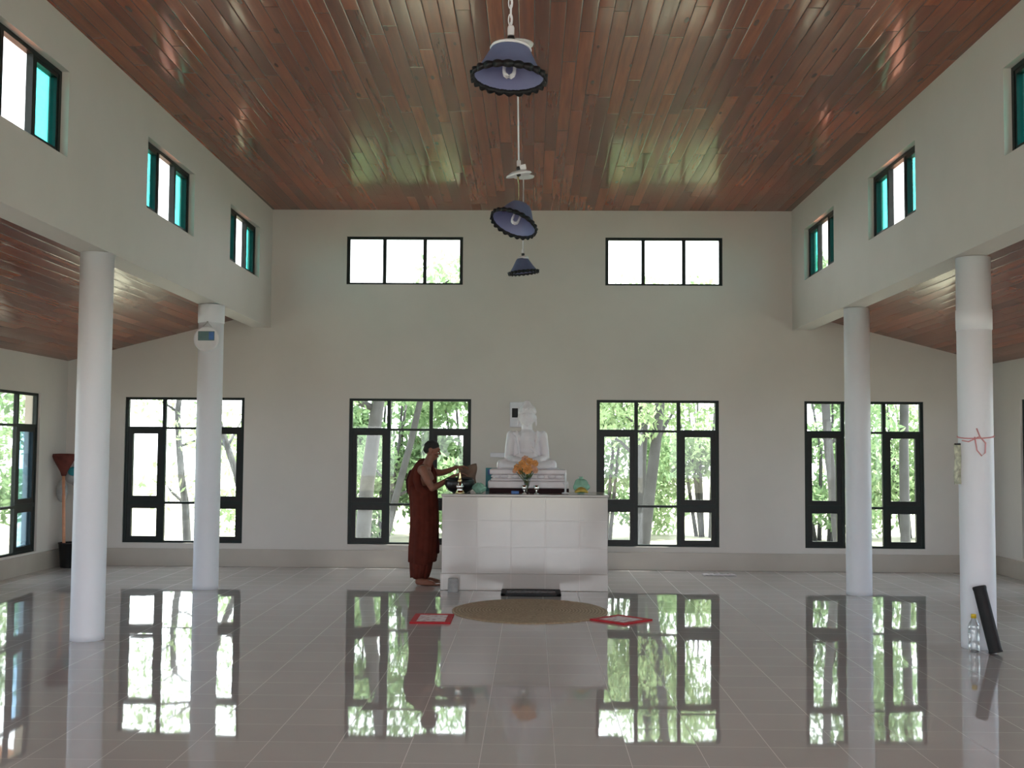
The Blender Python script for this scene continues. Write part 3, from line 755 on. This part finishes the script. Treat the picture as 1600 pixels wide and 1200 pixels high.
# hanging front corner of the robe
q = BM(); A_ = [(.135, -.10, .60), (.150, -.04, .58), (.150, .06, .60), (.162, .03, .42), (.158, -.06, .38), (.150, -.12, .40)]
chain(q, [((.130, -.05, .62), .02), ((.145, -.06, .48), .022), ((.148, -.07, .385), .016)]); chain(q, [((.128, .02, .62), .02), ((.142, .02, .48), .022), ((.150, .0, .38), .016)])
fuse('robe_corner', q, 'robe_dark', .007, 2, mk)

# sheet of brown paper held over the bowl
q = BM(); nx, nz = 12, 10; g_ = []
for j in range(nz+1):
    row = []
    for i in range(nx+1):
        u, v = i/nx, j/nz; x = -.885+.225*u; z = 1.425-.04*(1-u)-.25*v
        y = 13.765+.05*math.sin(u*5+1)*.5+.03*math.sin(v*6+u*3)-.06*v
        row.append(q.verts.new((x+.01*math.sin(v*7), y, z+.006*math.sin(u*9))))
    g_.append(row)
for j in range(nz):
    for i in range(nx): q.faces.new((g_[j][i], g_[j][i+1], g_[j+1][i+1], g_[j+1][i]))
o = link('paper_sheet', q, 'tan', smooth=True); sm = o.modifiers.new('t', 'SOLIDIFY'); sm.thickness = .004
tag(o, 'crumpled brown paper sheet held up in the hands of the robed person', 'paper')

# ------------------------------------------------------------ things on the floor
# round straw mat
q = BM(); lathe(q, [(0, .012), (.70, .012), (.765, .011), (.78, .006), (.78, 0), (0, 0)], seg=96, cap=False)
o = link('round_mat', q, 'straw', smooth=False, loc=(-.01, 11.55, 0)); o.scale = (.99, 1.11, 1); tag(o, 'round brown woven straw mat on the floor before the altar', 'mat')
def prayer_mat(label, loc, rz, w, d):
    r = tag(empty('prayer_mat', loc), label, 'mat', 'red bordered mats'); r.rotation_euler.z = rz
    q = BM(); b = .055
    for (x0, x1, y0, y1) in ((-w/2, w/2, -d/2, -d/2+b), (-w/2, w/2, d/2-b, d/2), (-w/2, -w/2+b, -d/2+b, d/2-b), (w/2-b, w/2, -d/2+b, d/2-b)): box(q, x0, x1, y0, y1, 0, .016, .004)
    at(r, 'border', q, 'red')
    q = BM(); box(q, -w/2+b, w/2-b, -d/2+b, d/2-b, 0, .012); at(r, 'centre', q, 'mat_print')
prayer_mat('red bordered mat lying straight, left of the round straw mat', (-.925, 10.92, 0), 0, .375, .56)
prayer_mat('red bordered mat turned like a diamond, right of the round straw mat', (.850, 10.97, 0), math.radians(46), .42, .42)
# black rimmed tray
tr = tag(empty('tray', (0.0, 12.88, 0)), 'low black rimmed tray on the floor against the altar front', 'tray')
q = BM(); w, d = .66, .40
for (x0, x1, y0, y1) in ((-w/2, w/2, -d/2, -d/2+.035), (-w/2, w/2, d/2-.035, d/2), (-w/2, -w/2+.06, -d/2, d/2), (w/2-.06, w/2, -d/2, d/2)): box(q, x0, x1, y0, y1, 0, .034, .010)
at(tr, 'rim', q, 'black_m')
q = BM(); box(q, -w/2+.03, w/2-.03, -d/2+.02, d/2-.02, 0, .022); at(tr, 'base', q, 'tray_in')
# grey tin
tn = tag(empty('tin', (-.875, 13.03, 0)), 'small grey metal tin standing at the left front corner of the altar', 'tin')
q = BM(); lathe(q, [(0, 0), (.058, 0), (.060, .006), (.060, .130), (.056, .136)], cap=False, seg=32); at(tn, 'can', q, 'grey_bag', smooth=True)
q = BM(); lathe(q, [(.056, .136), (.058, .146), (.045, .152), (0, .153)], cap=False, seg=32); at(tn, 'lid', q, 'grey_bag', smooth=True)
# folded white plastic by the back wall
q = BM(); n_ = 12; g_ = []
for j in range(7):
    g_.append([q.verts.new((-.21+.42*i/n_, -.09+.18*j/6, .004+.018*abs(math.sin(i*1.3+j)*math.sin(j*1.1+.4)))) for i in range(n_+1)])
for j in range(6):
    for i in range(n_): q.faces.new((g_[j][i], g_[j][i+1], g_[j+1][i+1], g_[j+1][i]))
o = link('plastic_sheet', q, 'marble_grey', smooth=True, loc=(2.42, 15.0, 0)); o.modifiers.new('t', 'SOLIDIFY').thickness = .004
tag(o, 'thin crumpled whitish sheet on the floor near the back wall', 'sheet')

# black tube leaning on the right column, bottle beside it
a = Vector((3.688, 9.33, .052)); b = Vector((3.612, 9.468, .575)); d = (b-a).normalized()
q = BM(); caps_ = lathe(q, [(0, 0), (.052, 0), (.054, .004), (.054, .012), (.051, .02), (.051, .50), (.054, .508), (.054, .525), (.050, .53), (.030, .53), (.030, .49), (0, .49)], cap=False, seg=32, M4=Matrix.Translation(a-d*.045) @ d.to_track_quat('Z', 'Y').to_matrix().to_4x4())
mz = min(v.co.z for v in q.verts)
for v in q.verts: v.co.z -= mz
o = link('rolled_mat', q, 'black_m', smooth=True); tag(o, 'black rolled mat leaning against the near right column', 'rolled mat')
bt = tag(empty('water_bottle', (3.572, 9.45, 0)), 'clear plastic bottle with yellow cap at the foot of the near right column', 'bottle')
q = BM(); lathe(q, [(0, .002), (.040, 0), (.044, .01), (.044, .07), (.041, .08), (.044, .09), (.044, .17), (.041, .18), (.044, .19), (.040, .22), (.018, .265), (.016, .275)], cap=False, seg=28); at(bt, 'body', q, 'clear', smooth=True)
q = BM(); lathe(q, [(0, .300), (.020, .300), (.021, .296), (.021, .268), (0, .268)], cap=False, seg=20); at(bt, 'cap', q, 'yellow', smooth=True)
# pink string around the right column
q = BM(); R_ = .1425; pts = [(3.688+R_*math.cos(t_), 9.65+R_*math.sin(t_), 1.735+.018*math.sin(t_*1+.5)) for t_ in [2*PI*k/40 for k in range(41)]]
tube(q, pts, .006, 6)
def cf(dx, z, dz=0): return (3.688+dx, 9.65-math.sqrt(max(0, .147**2-dx*dx)), z)
tube(q, [cf(-.06, 1.73), cf(-.045, 1.62), cf(-.01, 1.575), cf(.02, 1.60), cf(.025, 1.68), cf(-.02, 1.73), cf(-.045, 1.80)], .0055, 6)
tube(q, [cf(-.03, 1.73), cf(-.10, 1.69), cf(-.135, 1.70)], .0055, 6)
o = link('pink_string', q, 'pink', smooth=True); tag(o, 'pink string knotted round the near right column', 'string')
# printed paper strip hanging at the column side
hp = tag(empty('hanging_print', (3.535, 9.60, 1.34)), 'narrow printed paper hanging on the left side of the near right column', 'poster')
q = BM(); g_ = [[q.verts.new((-.055+.075*i/4-.005*math.sin(j*.9), -.03+.05*i/4, .33*j/8)) for i in range(5)] for j in range(9)]
for j in range(8):
    for i in range(4): q.faces.new((g_[j][i], g_[j][i+1], g_[j+1][i+1], g_[j+1][i]))
at(hp, 'sheet', q, 'paper').modifiers.new('t', 'SOLIDIFY').thickness = .003
q = BM(); tube(q, [(-.05, -.035, .33), (.015, .025, .33)], .007, 8); at(hp, 'rod', q, 'black_m')

# clock on the far left column
ck = tag(empty('wall_clock', (-3.685, 12.925, 2.825)), 'round white clock with grey-green display on the far left column', 'clock'); ck.scale = (1.1, 1, 1.1)
def disc(bm, prof, seg=40, c=(0, 0, 0)):     # lathe about the -Y axis
    lathe(bm, prof, seg=seg, cap=False, M4=Matrix.Translation(Vector(c)) @ Matrix.Rotation(PI/2, 4, 'X'))
q = BM(); disc(q, [(0, -.02), (.12, -.02), (.133, 0), (.133, .012), (.122, .026), (.112, .024), (0, .022)]); at(ck, 'case', q, 'white', smooth=True)
q = BM(); box(q, -.085, .085, -.030, -.022, -.018, .078, .004); dsp = at(ck, 'display', q, 'clock_face')
q = BM(); box(q, .028, .080, -.033, -.0295, -.010, .070, .002); at(dsp, 'blue_field', q, 'blue')
q = BM(); tube(q, [(-.05, .0, .12), (0, .012, .175), (.05, .0, .12)], .003, 6); ell(q, (0, .012, .176), (.009, .014, .009)); at(ck, 'hook_wire', q, 'steel')
# small wall vent / bracket beside the capital
# ------------------------------------------------------------ bin and brooms in the left back corner
bn_ = tag(empty('waste_bin', (-6.13, 15.28, 0)), 'black bin in the back left corner holding brooms', 'bin')
q = BM(); lathe(q, [(0, .004), (.105, 0), (.108, .01), (.135, .31), (.142, .315), (.142, .33), (.128, .33), (.10, .02), (0, .015)], seg=32, cap=False); at(bn_, 'tub', q, 'black', smooth=True)
def pole(name, label, p0, p1, r, mat, cat):
    o = tag(empty(name, p0), label, cat); q = BM(); tube(q, [(0, 0, 0), Vector(p1)-Vector(p0)], r, 12); at(o, 'handle', q, mat, smooth=True); return o
br = pole('broom', 'orange-handled broom with a rust red head standing in the black bin', (-6.16, 15.20, .03), (-6.20, 15.20, 1.22), .020, 'orange', 'broom')
q = BM(); lathe(q, [(0, 1.18), (.03, 1.18), (.05, 1.24), (.12, 1.36), (.16, 1.44), (.15, 1.47), (.05, 1.475), (0, 1.47)], seg=30, cap=False)
for v in q.verts: v.co.x += -.03; v.co.y = v.co.y*.6-.02
at(br, 'head', q, 'rust', smooth=True)
um = pole('feather_duster', 'thin grey-handled duster wrapped in a grey bag beside the orange broom', (-6.09, 15.33, .03), (-6.12, 15.42, 1.30), .012, 'steel', 'duster')
q = BM(); ell(q, (-.14, -.09, .98), (.075, .06, .15)); ell(q, (-.03, -.04, 1.17), (.10, .06, .10)); at(um, 'bag', q, 'grey_bag', smooth=True)
q = BM(); ell(q, (-.0, -.09, 1.24), (.07, .04, .06)); at(um, 'blue_cloth', q, 'teal_card', smooth=True)
mp = pole('mop', 'pale wooden mop handle leaning in the black bin behind the broom', (-6.07, 15.30, .03), (-6.12, 15.40, 1.10), .012, 'tan', 'mop')
q = BM(); ell(q, (-.05, .08, 1.12), (.05, .04, .08)); at(mp, 'head', q, 'grey_bag', smooth=True)

# ------------------------------------------------------------ pendant lamps
def lamp(name_label, top, cap_pos, shade_pos, rot, R=.19, cord_mat='white', chain_=False, detached=False, joint=None):
    r = tag(empty('pendant_lamp', top), name_label, 'lamp', 'pendant lamps along the hall')
    T = Vector(top); cp = Vector(cap_pos)-T; sp = Vector(shade_pos)-T
    q = BM(); lathe(q, [(0, 0), (.13, 0), (.125, -.012), (.05, -.03), (.012, -.04), (0, -.04)], seg=28, cap=False); at(r, 'ceiling_rose', q, 'white', smooth=True)
    q = BM()
    if chain_:
        n_ = 26; L = abs(cp.z)-.12
        for k in range(n_):
            zc = -.04-L*(k+.5)/n_; a = (k % 2)*PI/2; h = L/n_*.72; pts = []
            for i in range(13):
                t_ = 2*PI*i/12; x = .010*math.cos(t_); z = zc+h*math.sin(t_)
                pts.append((x*math.cos(a), x*math.sin(a), z))
            tube(q, pts, .0032, 6)
        tube(q, [(0, 0, -.03), (cp.x*.5+.006, 0, cp.z*.5), (cp.x, cp.y, cp.z+.06)], .0035, 6)
        at(r, 'chain', q, cord_mat, smooth=True)
    else:
        tube(q, [(0, 0, -.03), (cp.x*.5, cp.y*.5, cp.z*.5), (cp.x, cp.y, cp.z+.06)], .007, 8); at(r, 'cord', q, cord_mat, smooth=True)
    q = BM(); lathe(q, [(0, .115), (.014, .115), (.017, .105), (.017, .062), (.020, .06)], c=cp, seg=16, cap=False); skt = at(r, 'socket', q, 'white', smooth=True)
    q = BM(); lathe(q, [(0, .064), (.018, .064), (.020, .045), (.016, .036)], c=cp, seg=16, cap=False); at(skt, 'socket_ring', q, 'black', smooth=True)
    Rm = Matrix.Translation(sp) @ Matrix.Rotation(rot[1], 4, 'Y') @ Matrix.Rotation(rot[0], 4, 'X')
    Rc = Matrix.Translation(cp) @ (Matrix.Rotation(rot[1], 4, 'Y') @ Matrix.Rotation(rot[0], 4, 'X') if not detached else Matrix.Rotation(-.22, 4, 'Y') @ Matrix.Rotation(.12, 4, 'X'))
    cw = 1 if R > .18 else .7
    q = BM(); lathe(q, [(0, .030), (.055, .028), (.098*cw, .008), (.105*cw, -.004), (.100*cw, -.008), (.05, .012), (0, .016)], seg=40, cap=False, M4=Rc); at(r, 'cap', q, 'white', smooth=True)
    if detached:
        q = BM(); box(q, .02, .07, -.02, .02, .03, .07, .004); 
        for v in q.verts: v.co = Rc @ v.co
        at(r, 'ballast', q, 'white')
        q = BM(); tube(q, [cp, (cp+sp)/2+Vector((.02, 0, .02)), sp+Vector((.02, 0, .13))], .003, 6); tube(q, [cp+Vector((-.01, 0, -.01)), cp+Vector((.0, 0, -.07))], .006, 6); at(r, 'wire', q, 'brass')
        q = BM(); ell(q, cp+Vector((0, -.012, -.006)), (.018, .018, .014)); at(r, 'screw_hole', q, 'black')
    prof = []; tw = .085 if R > .18 else .062
    for i in range(13):
        t_ = i/12; prof.append((tw+(R-tw)*(t_**.85), .165-.165*t_-.018*math.sin(PI*t_)))
    q = BM(); lathe(q, [(.02, .172)]+prof+[(R-.004, .0)], seg=56, cap=False, M4=Rm); shd = at(r, 'shade', q, 'shade', smooth=True)
    q = BM(); lathe(q, [(.018, .166)]+[(a-.006, b-.002) for a, b in prof], seg=56, cap=False, M4=Rm); at(shd, 'lining', q, 'shade_in', smooth=True)
    q = BM(); seg = 120; A = []; B_ = []; C_ = []
    for k in range(seg):
        a = 2*PI*k/seg; w_ = abs(math.sin(a*11)); rr = R+.004+.010*w_
        A.append(q.verts.new(Rm @ Vector(((R-.012)*math.cos(a), (R-.012)*math.sin(a), .006))))
        B_.append(q.verts.new(Rm @ Vector((rr*math.cos(a), rr*math.sin(a), .010+.004*w_))))
        C_.append(q.verts.new(Rm @ Vector(((R-.004+.012*w_)*math.cos(a), (R-.004+.012*w_)*math.sin(a), -.014-.012*w_))))
    for X, Y in ((A, B_), (B_, C_), (C_, A)):
        for k in range(seg): q.faces.new((X[k], X[(k+1) % seg], Y[(k+1) % seg], Y[k]))
    at(shd, 'ruffle', q, 'ruffle', smooth=True)
    q = BM(); lathe(q, [(0, .165), (.025, .165), (.028, .12), (.024, .108), (0, .108)], seg=18, cap=False, M4=Rm); at(r, 'bulb_base', q, 'white', smooth=True)
    q = BM()
    for yy in (-.012, .012):
        pts = [Rm @ Vector((-.026, yy, .11)), Rm @ Vector((-.026, yy, .03))]+[Rm @ Vector((-.026*math.cos(t_), yy, .03-.026*math.sin(t_))) for t_ in (PI*.2, PI*.4, PI*.6, PI*.8)]+[Rm @ Vector((.026, yy, .03)), Rm @ Vector((.026, yy, .11))]
        tube(q, pts, .0085, 10)
    at(r, 'bulb', q, 'bulb', smooth=True)
    return r
lamp('near pendant lamp with blue-grey shade and black ruffle, hung by a white chain', (-.12, 5.65, ZC), (-.117, 5.65, 3.60), (-.126, 5.65, 3.452), (math.radians(-4), math.radians(3)), .183, chain_=True)
lamp('broken pendant lamp with its shade tilted and hanging below its white cap', (-.135, 9.1, ZC), (-.118, 9.1, 3.795), (-.155, 9.1, 3.400), (math.radians(-18), math.radians(21)), .188, detached=True)
lamp('farthest pendant lamp, small level blue shade in front of the back wall', (-.12, 13.6, ZC), (-.12, 13.6, 3.868), (-.112, 13.6, 3.705), (math.radians(3), math.radians(-6)), .178)

# ------------------------------------------------------------ trees outside
def quadcloud(name, centers, n, size, seed, mat):
    rg = np.random.default_rng(seed)
    cs = np.array([c[0] for c in centers], float); rs = np.array([c[1] for c in centers], float)
    idx = rg.integers(0, len(cs), n)
    d = rg.normal(size=(n, 3)); d /= np.linalg.norm(d, axis=1)[:, None]
    p = cs[idx]+d*rs[idx]*(rg.random((n, 1))**.45)
    t1 = rg.normal(size=(n, 3)); t1[:, 2] -= .6; t1 /= np.linalg.norm(t1, axis=1)[:, None]
    t2 = np.cross(t1, rg.normal(size=(n, 3))); t2 /= np.linalg.norm(t2, axis=1)[:, None]
    L = size*rg.uniform(.6, 1.4, (n, 1)); 
    q = np.stack([p-t1*L, p+t2*L*.38, p+t1*L, p-t2*L*.38], 1).reshape(-1, 3)
    me = bpy.data.meshes.new(name); me.vertices.add(4*n); me.vertices.foreach_set('co', q.ravel())
    me.loops.add(4*n); me.loops.foreach_set('vertex_index', np.arange(4*n, dtype=np.int32))
    me.polygons.add(n); me.polygons.foreach_set('loop_start', np.arange(0, 4*n, 4, dtype=np.int32)); me.polygons.foreach_set('loop_total', np.full(n, 4, dtype=np.int32))
    me.update(calc_edges=True); me.validate(); me.materials.append(M[mat])
    return me
def branches(bm, base, path, r0, r1, seed, nb=5):
    rr = random.Random(seed); n_ = len(path)
    tube(bm, path, [r0+(r1-r0)*i/(n_-1) for i in range(n_)], 10)
    tips = []
    for k in range(nb):
        i = rr.randint(max(1, n_//3), n_-1); p = Vector(path[i]); a = rr.uniform(0, 2*PI); L = rr.uniform(.7, 1.2)
        d = Vector((math.cos(a)*.8, math.sin(a)*.5, rr.uniform(.2, .6))).normalized()
        m_ = p+d*L*.5+Vector((rr.uniform(-.1, .1), 0, .05)); e = p+d*L
        rb = (r0+(r1-r0)*i/(n_-1))*.5; tube(bm, [p, m_, e], [rb, rb*.65, rb*.3], 7); tips.append(e)
    return tips
def tree(x, y, path, r0, r1, label, seed, crown, nleaf, mat='leaf', size=.14, nb=5):
    r0 *= .72; r1 *= .72
    root = tag(empty('tree', (x, y, -.34)), label, 'tree', 'trees behind the hall')
    bm = BM(); tips = branches(bm, None, path, r0, r1, seed, nb); link('trunk', bm, 'bark', root, smooth=True)
    rr = random.Random(seed+50)
    cl = [((c[0]+rr.uniform(-.3, .3), c[1]+rr.uniform(-.5, .5), c[2]), (c[3], c[3], c[3]*.75)) for c in crown]
    cl += [(tuple(t_), (.7, .7, .55)) for t_ in tips]
    me = quadcloud('crown', cl, nleaf, size, seed, mat); o = bpy.data.objects.new('crown', me); COL.objects.link(o); o.parent = root
    return root
def px(pxx, py, Y):      # a point of the garden in hall coordinates
    return Vector(((pxx-829.)/1800*Y, Y, 1.6-(py-701.)/1800*Y))
def trunk_path(Y, pts, base):
    """local path from the foot of the tree through points seen behind the windows"""
    P = [px(a, b, Y) for a, b in pts]; x0 = P[0].x; out = []
    root = Vector((base if base is not None else x0, Y, -.34))
    out.append(Vector((0, 0, 0)))
    for p in P: out.append(p-root)
    d = (P[-1]-P[-2]).normalized(); e = P[-1]-root
    out.append(e+d*.5+Vector((0, 0, .2))); out.append(e+d*.8+Vector((.1, 0, .5)))
    return root, out
TR = [
 (20.5, [(566, 850), (572, 760), (586, 640), (592, 600)], .21, .12, 'thick leaning tree trunk seen through the left side of the window behind the person', 1, 'leaf'),
 (22.0, [(600, 850), (618, 775), (640, 690), (655, 620)], .11, .07, 'slim grey tree leaning right in the middle of the window behind the person', 2, 'leaf'),
 (21.0, [(1003, 850), (1012, 770), (1022, 690), (1030, 610)], .17, .10, 'grey tree standing in the middle of the window right of the altar', 3, 'leaf2'),
 (22.5, [(1000, 830), (1000, 720), (1004, 640), (1006, 600)], .14, .10, 'straight grey tree just left of the middle mullion in the window right of the altar', 4, 'leaf2'),
 (20.0, [(1304, 850), (1296, 760), (1289, 690), (1284, 600)], .13, .08, 'curved grey tree in the left pane of the rightmost window', 5, 'leaf'),
 (21.0, [(1407, 850), (1406, 760), (1406, 690), (1408, 600)], .13, .10, 'upright grey tree in the right pane of the rightmost window', 6, 'leaf'),
 (23.0, [(292, 850), (288, 790), (281, 750), (276, 700)], .12, .07, 'pale forked tree seen through the leftmost back window', 7, 'leaf2'),
 (21.0, [(378, 790), (368, 745), (352, 700), (330, 640)], .10, .06, 'crooked thin tree leaning left, right of the far left column', 8, 'leaf2'),
]
for Y, pts, r0, r1, lab, sd_, mt in TR:
    rt_, path = trunk_path(Y, pts, None)
    top = path[-1]
    cr = [(top.x+dx, dy+.8, top.z-.7+dz, .9) for dx, dy, dz in ((-.9, .3, -.2), (.8, .1, 0), (0, .5, .2))]
    if sd_ in (7, 8): cr = [(top.x, .3, top.z-.3, .9)]
    tree(rt_.x, rt_.y, path, r0, r1, lab, sd_, cr, 3000 if sd_ not in (7, 8) else 600, mt, .075)
# bushes further back: masses of leaves with stems
def bush(x, y, label, seed, w, h, n, mat, size=.16):
    root = tag(empty('bush', (x, y, -.34)), label, 'bush', 'bushes behind the hall'); rr = random.Random(seed)
    bm = BM()
    for k in range(7):
        a = rr.uniform(-w*.6, w*.6); tube(bm, [(a*.3, rr.uniform(-.3, .3), 0), (a*.7, rr.uniform(-.4, .4), h*.5), (a, rr.uniform(-.5, .5), h*.95)], [.05, .035, .015], 6)
    link('stems', bm, 'bark', root, smooth=True)
    cl = [((rr.uniform(-w, w), rr.uniform(-.8, .8), rr.uniform(.1, 1)*h), (.75, .6, .55)) for _ in range(16)]
    me = quadcloud('foliage', cl, int(n*3.8), size*.55, seed, mat); o = bpy.data.objects.new('foliage', me); COL.objects.link(o); o.parent = root
BU = [
 (-5.6, 26, 'low pale bush beyond the leftmost back window', 21, 1.9, 2.0, 800, 'leaf2'),
 (-3.3, 24.5, 'tall leafy bush beyond the left edge of the window behind the person', 22, 1.3, 3.9, 2600, 'leaf'),
 (-1.2, 25.5, 'dense green bush beyond the right half of the window behind the person', 23, 1.5, 4.0, 3200, 'leaf'),
 (1.5, 24.5, 'tall loose bush beyond the left panes of the window right of the altar', 24, 1.1, 3.7, 1500, 'leaf'),
 (3.9, 26, 'pale bush beyond the right panes of the window right of the altar', 25, 1.4, 3.6, 1300, 'leaf2'),
 (6.3, 25, 'bright green bush beyond the left pane of the rightmost window', 26, 1.4, 3.8, 1700, 'leaf'),
 (8.6, 26, 'bright green bush beyond the right pane of the rightmost window', 27, 1.5, 3.6, 1400, 'leaf2'),
]
for a in BU: bush(*a)
SB = [(-10.5, 19.0, 'leafy bush outside the far window of the left aisle', 31, 1.4, 2.9, 1500, 'leaf'), (-12, 23.5, 'tall bush beyond the left aisle corner', 32, 1.8, 3.0, 1200, 'leaf2'),
      (10.5, 19.5, 'leafy bush outside the far window of the right aisle', 33, 1.4, 2.6, 1300, 'leaf')]
for a in SB: bush(*a)
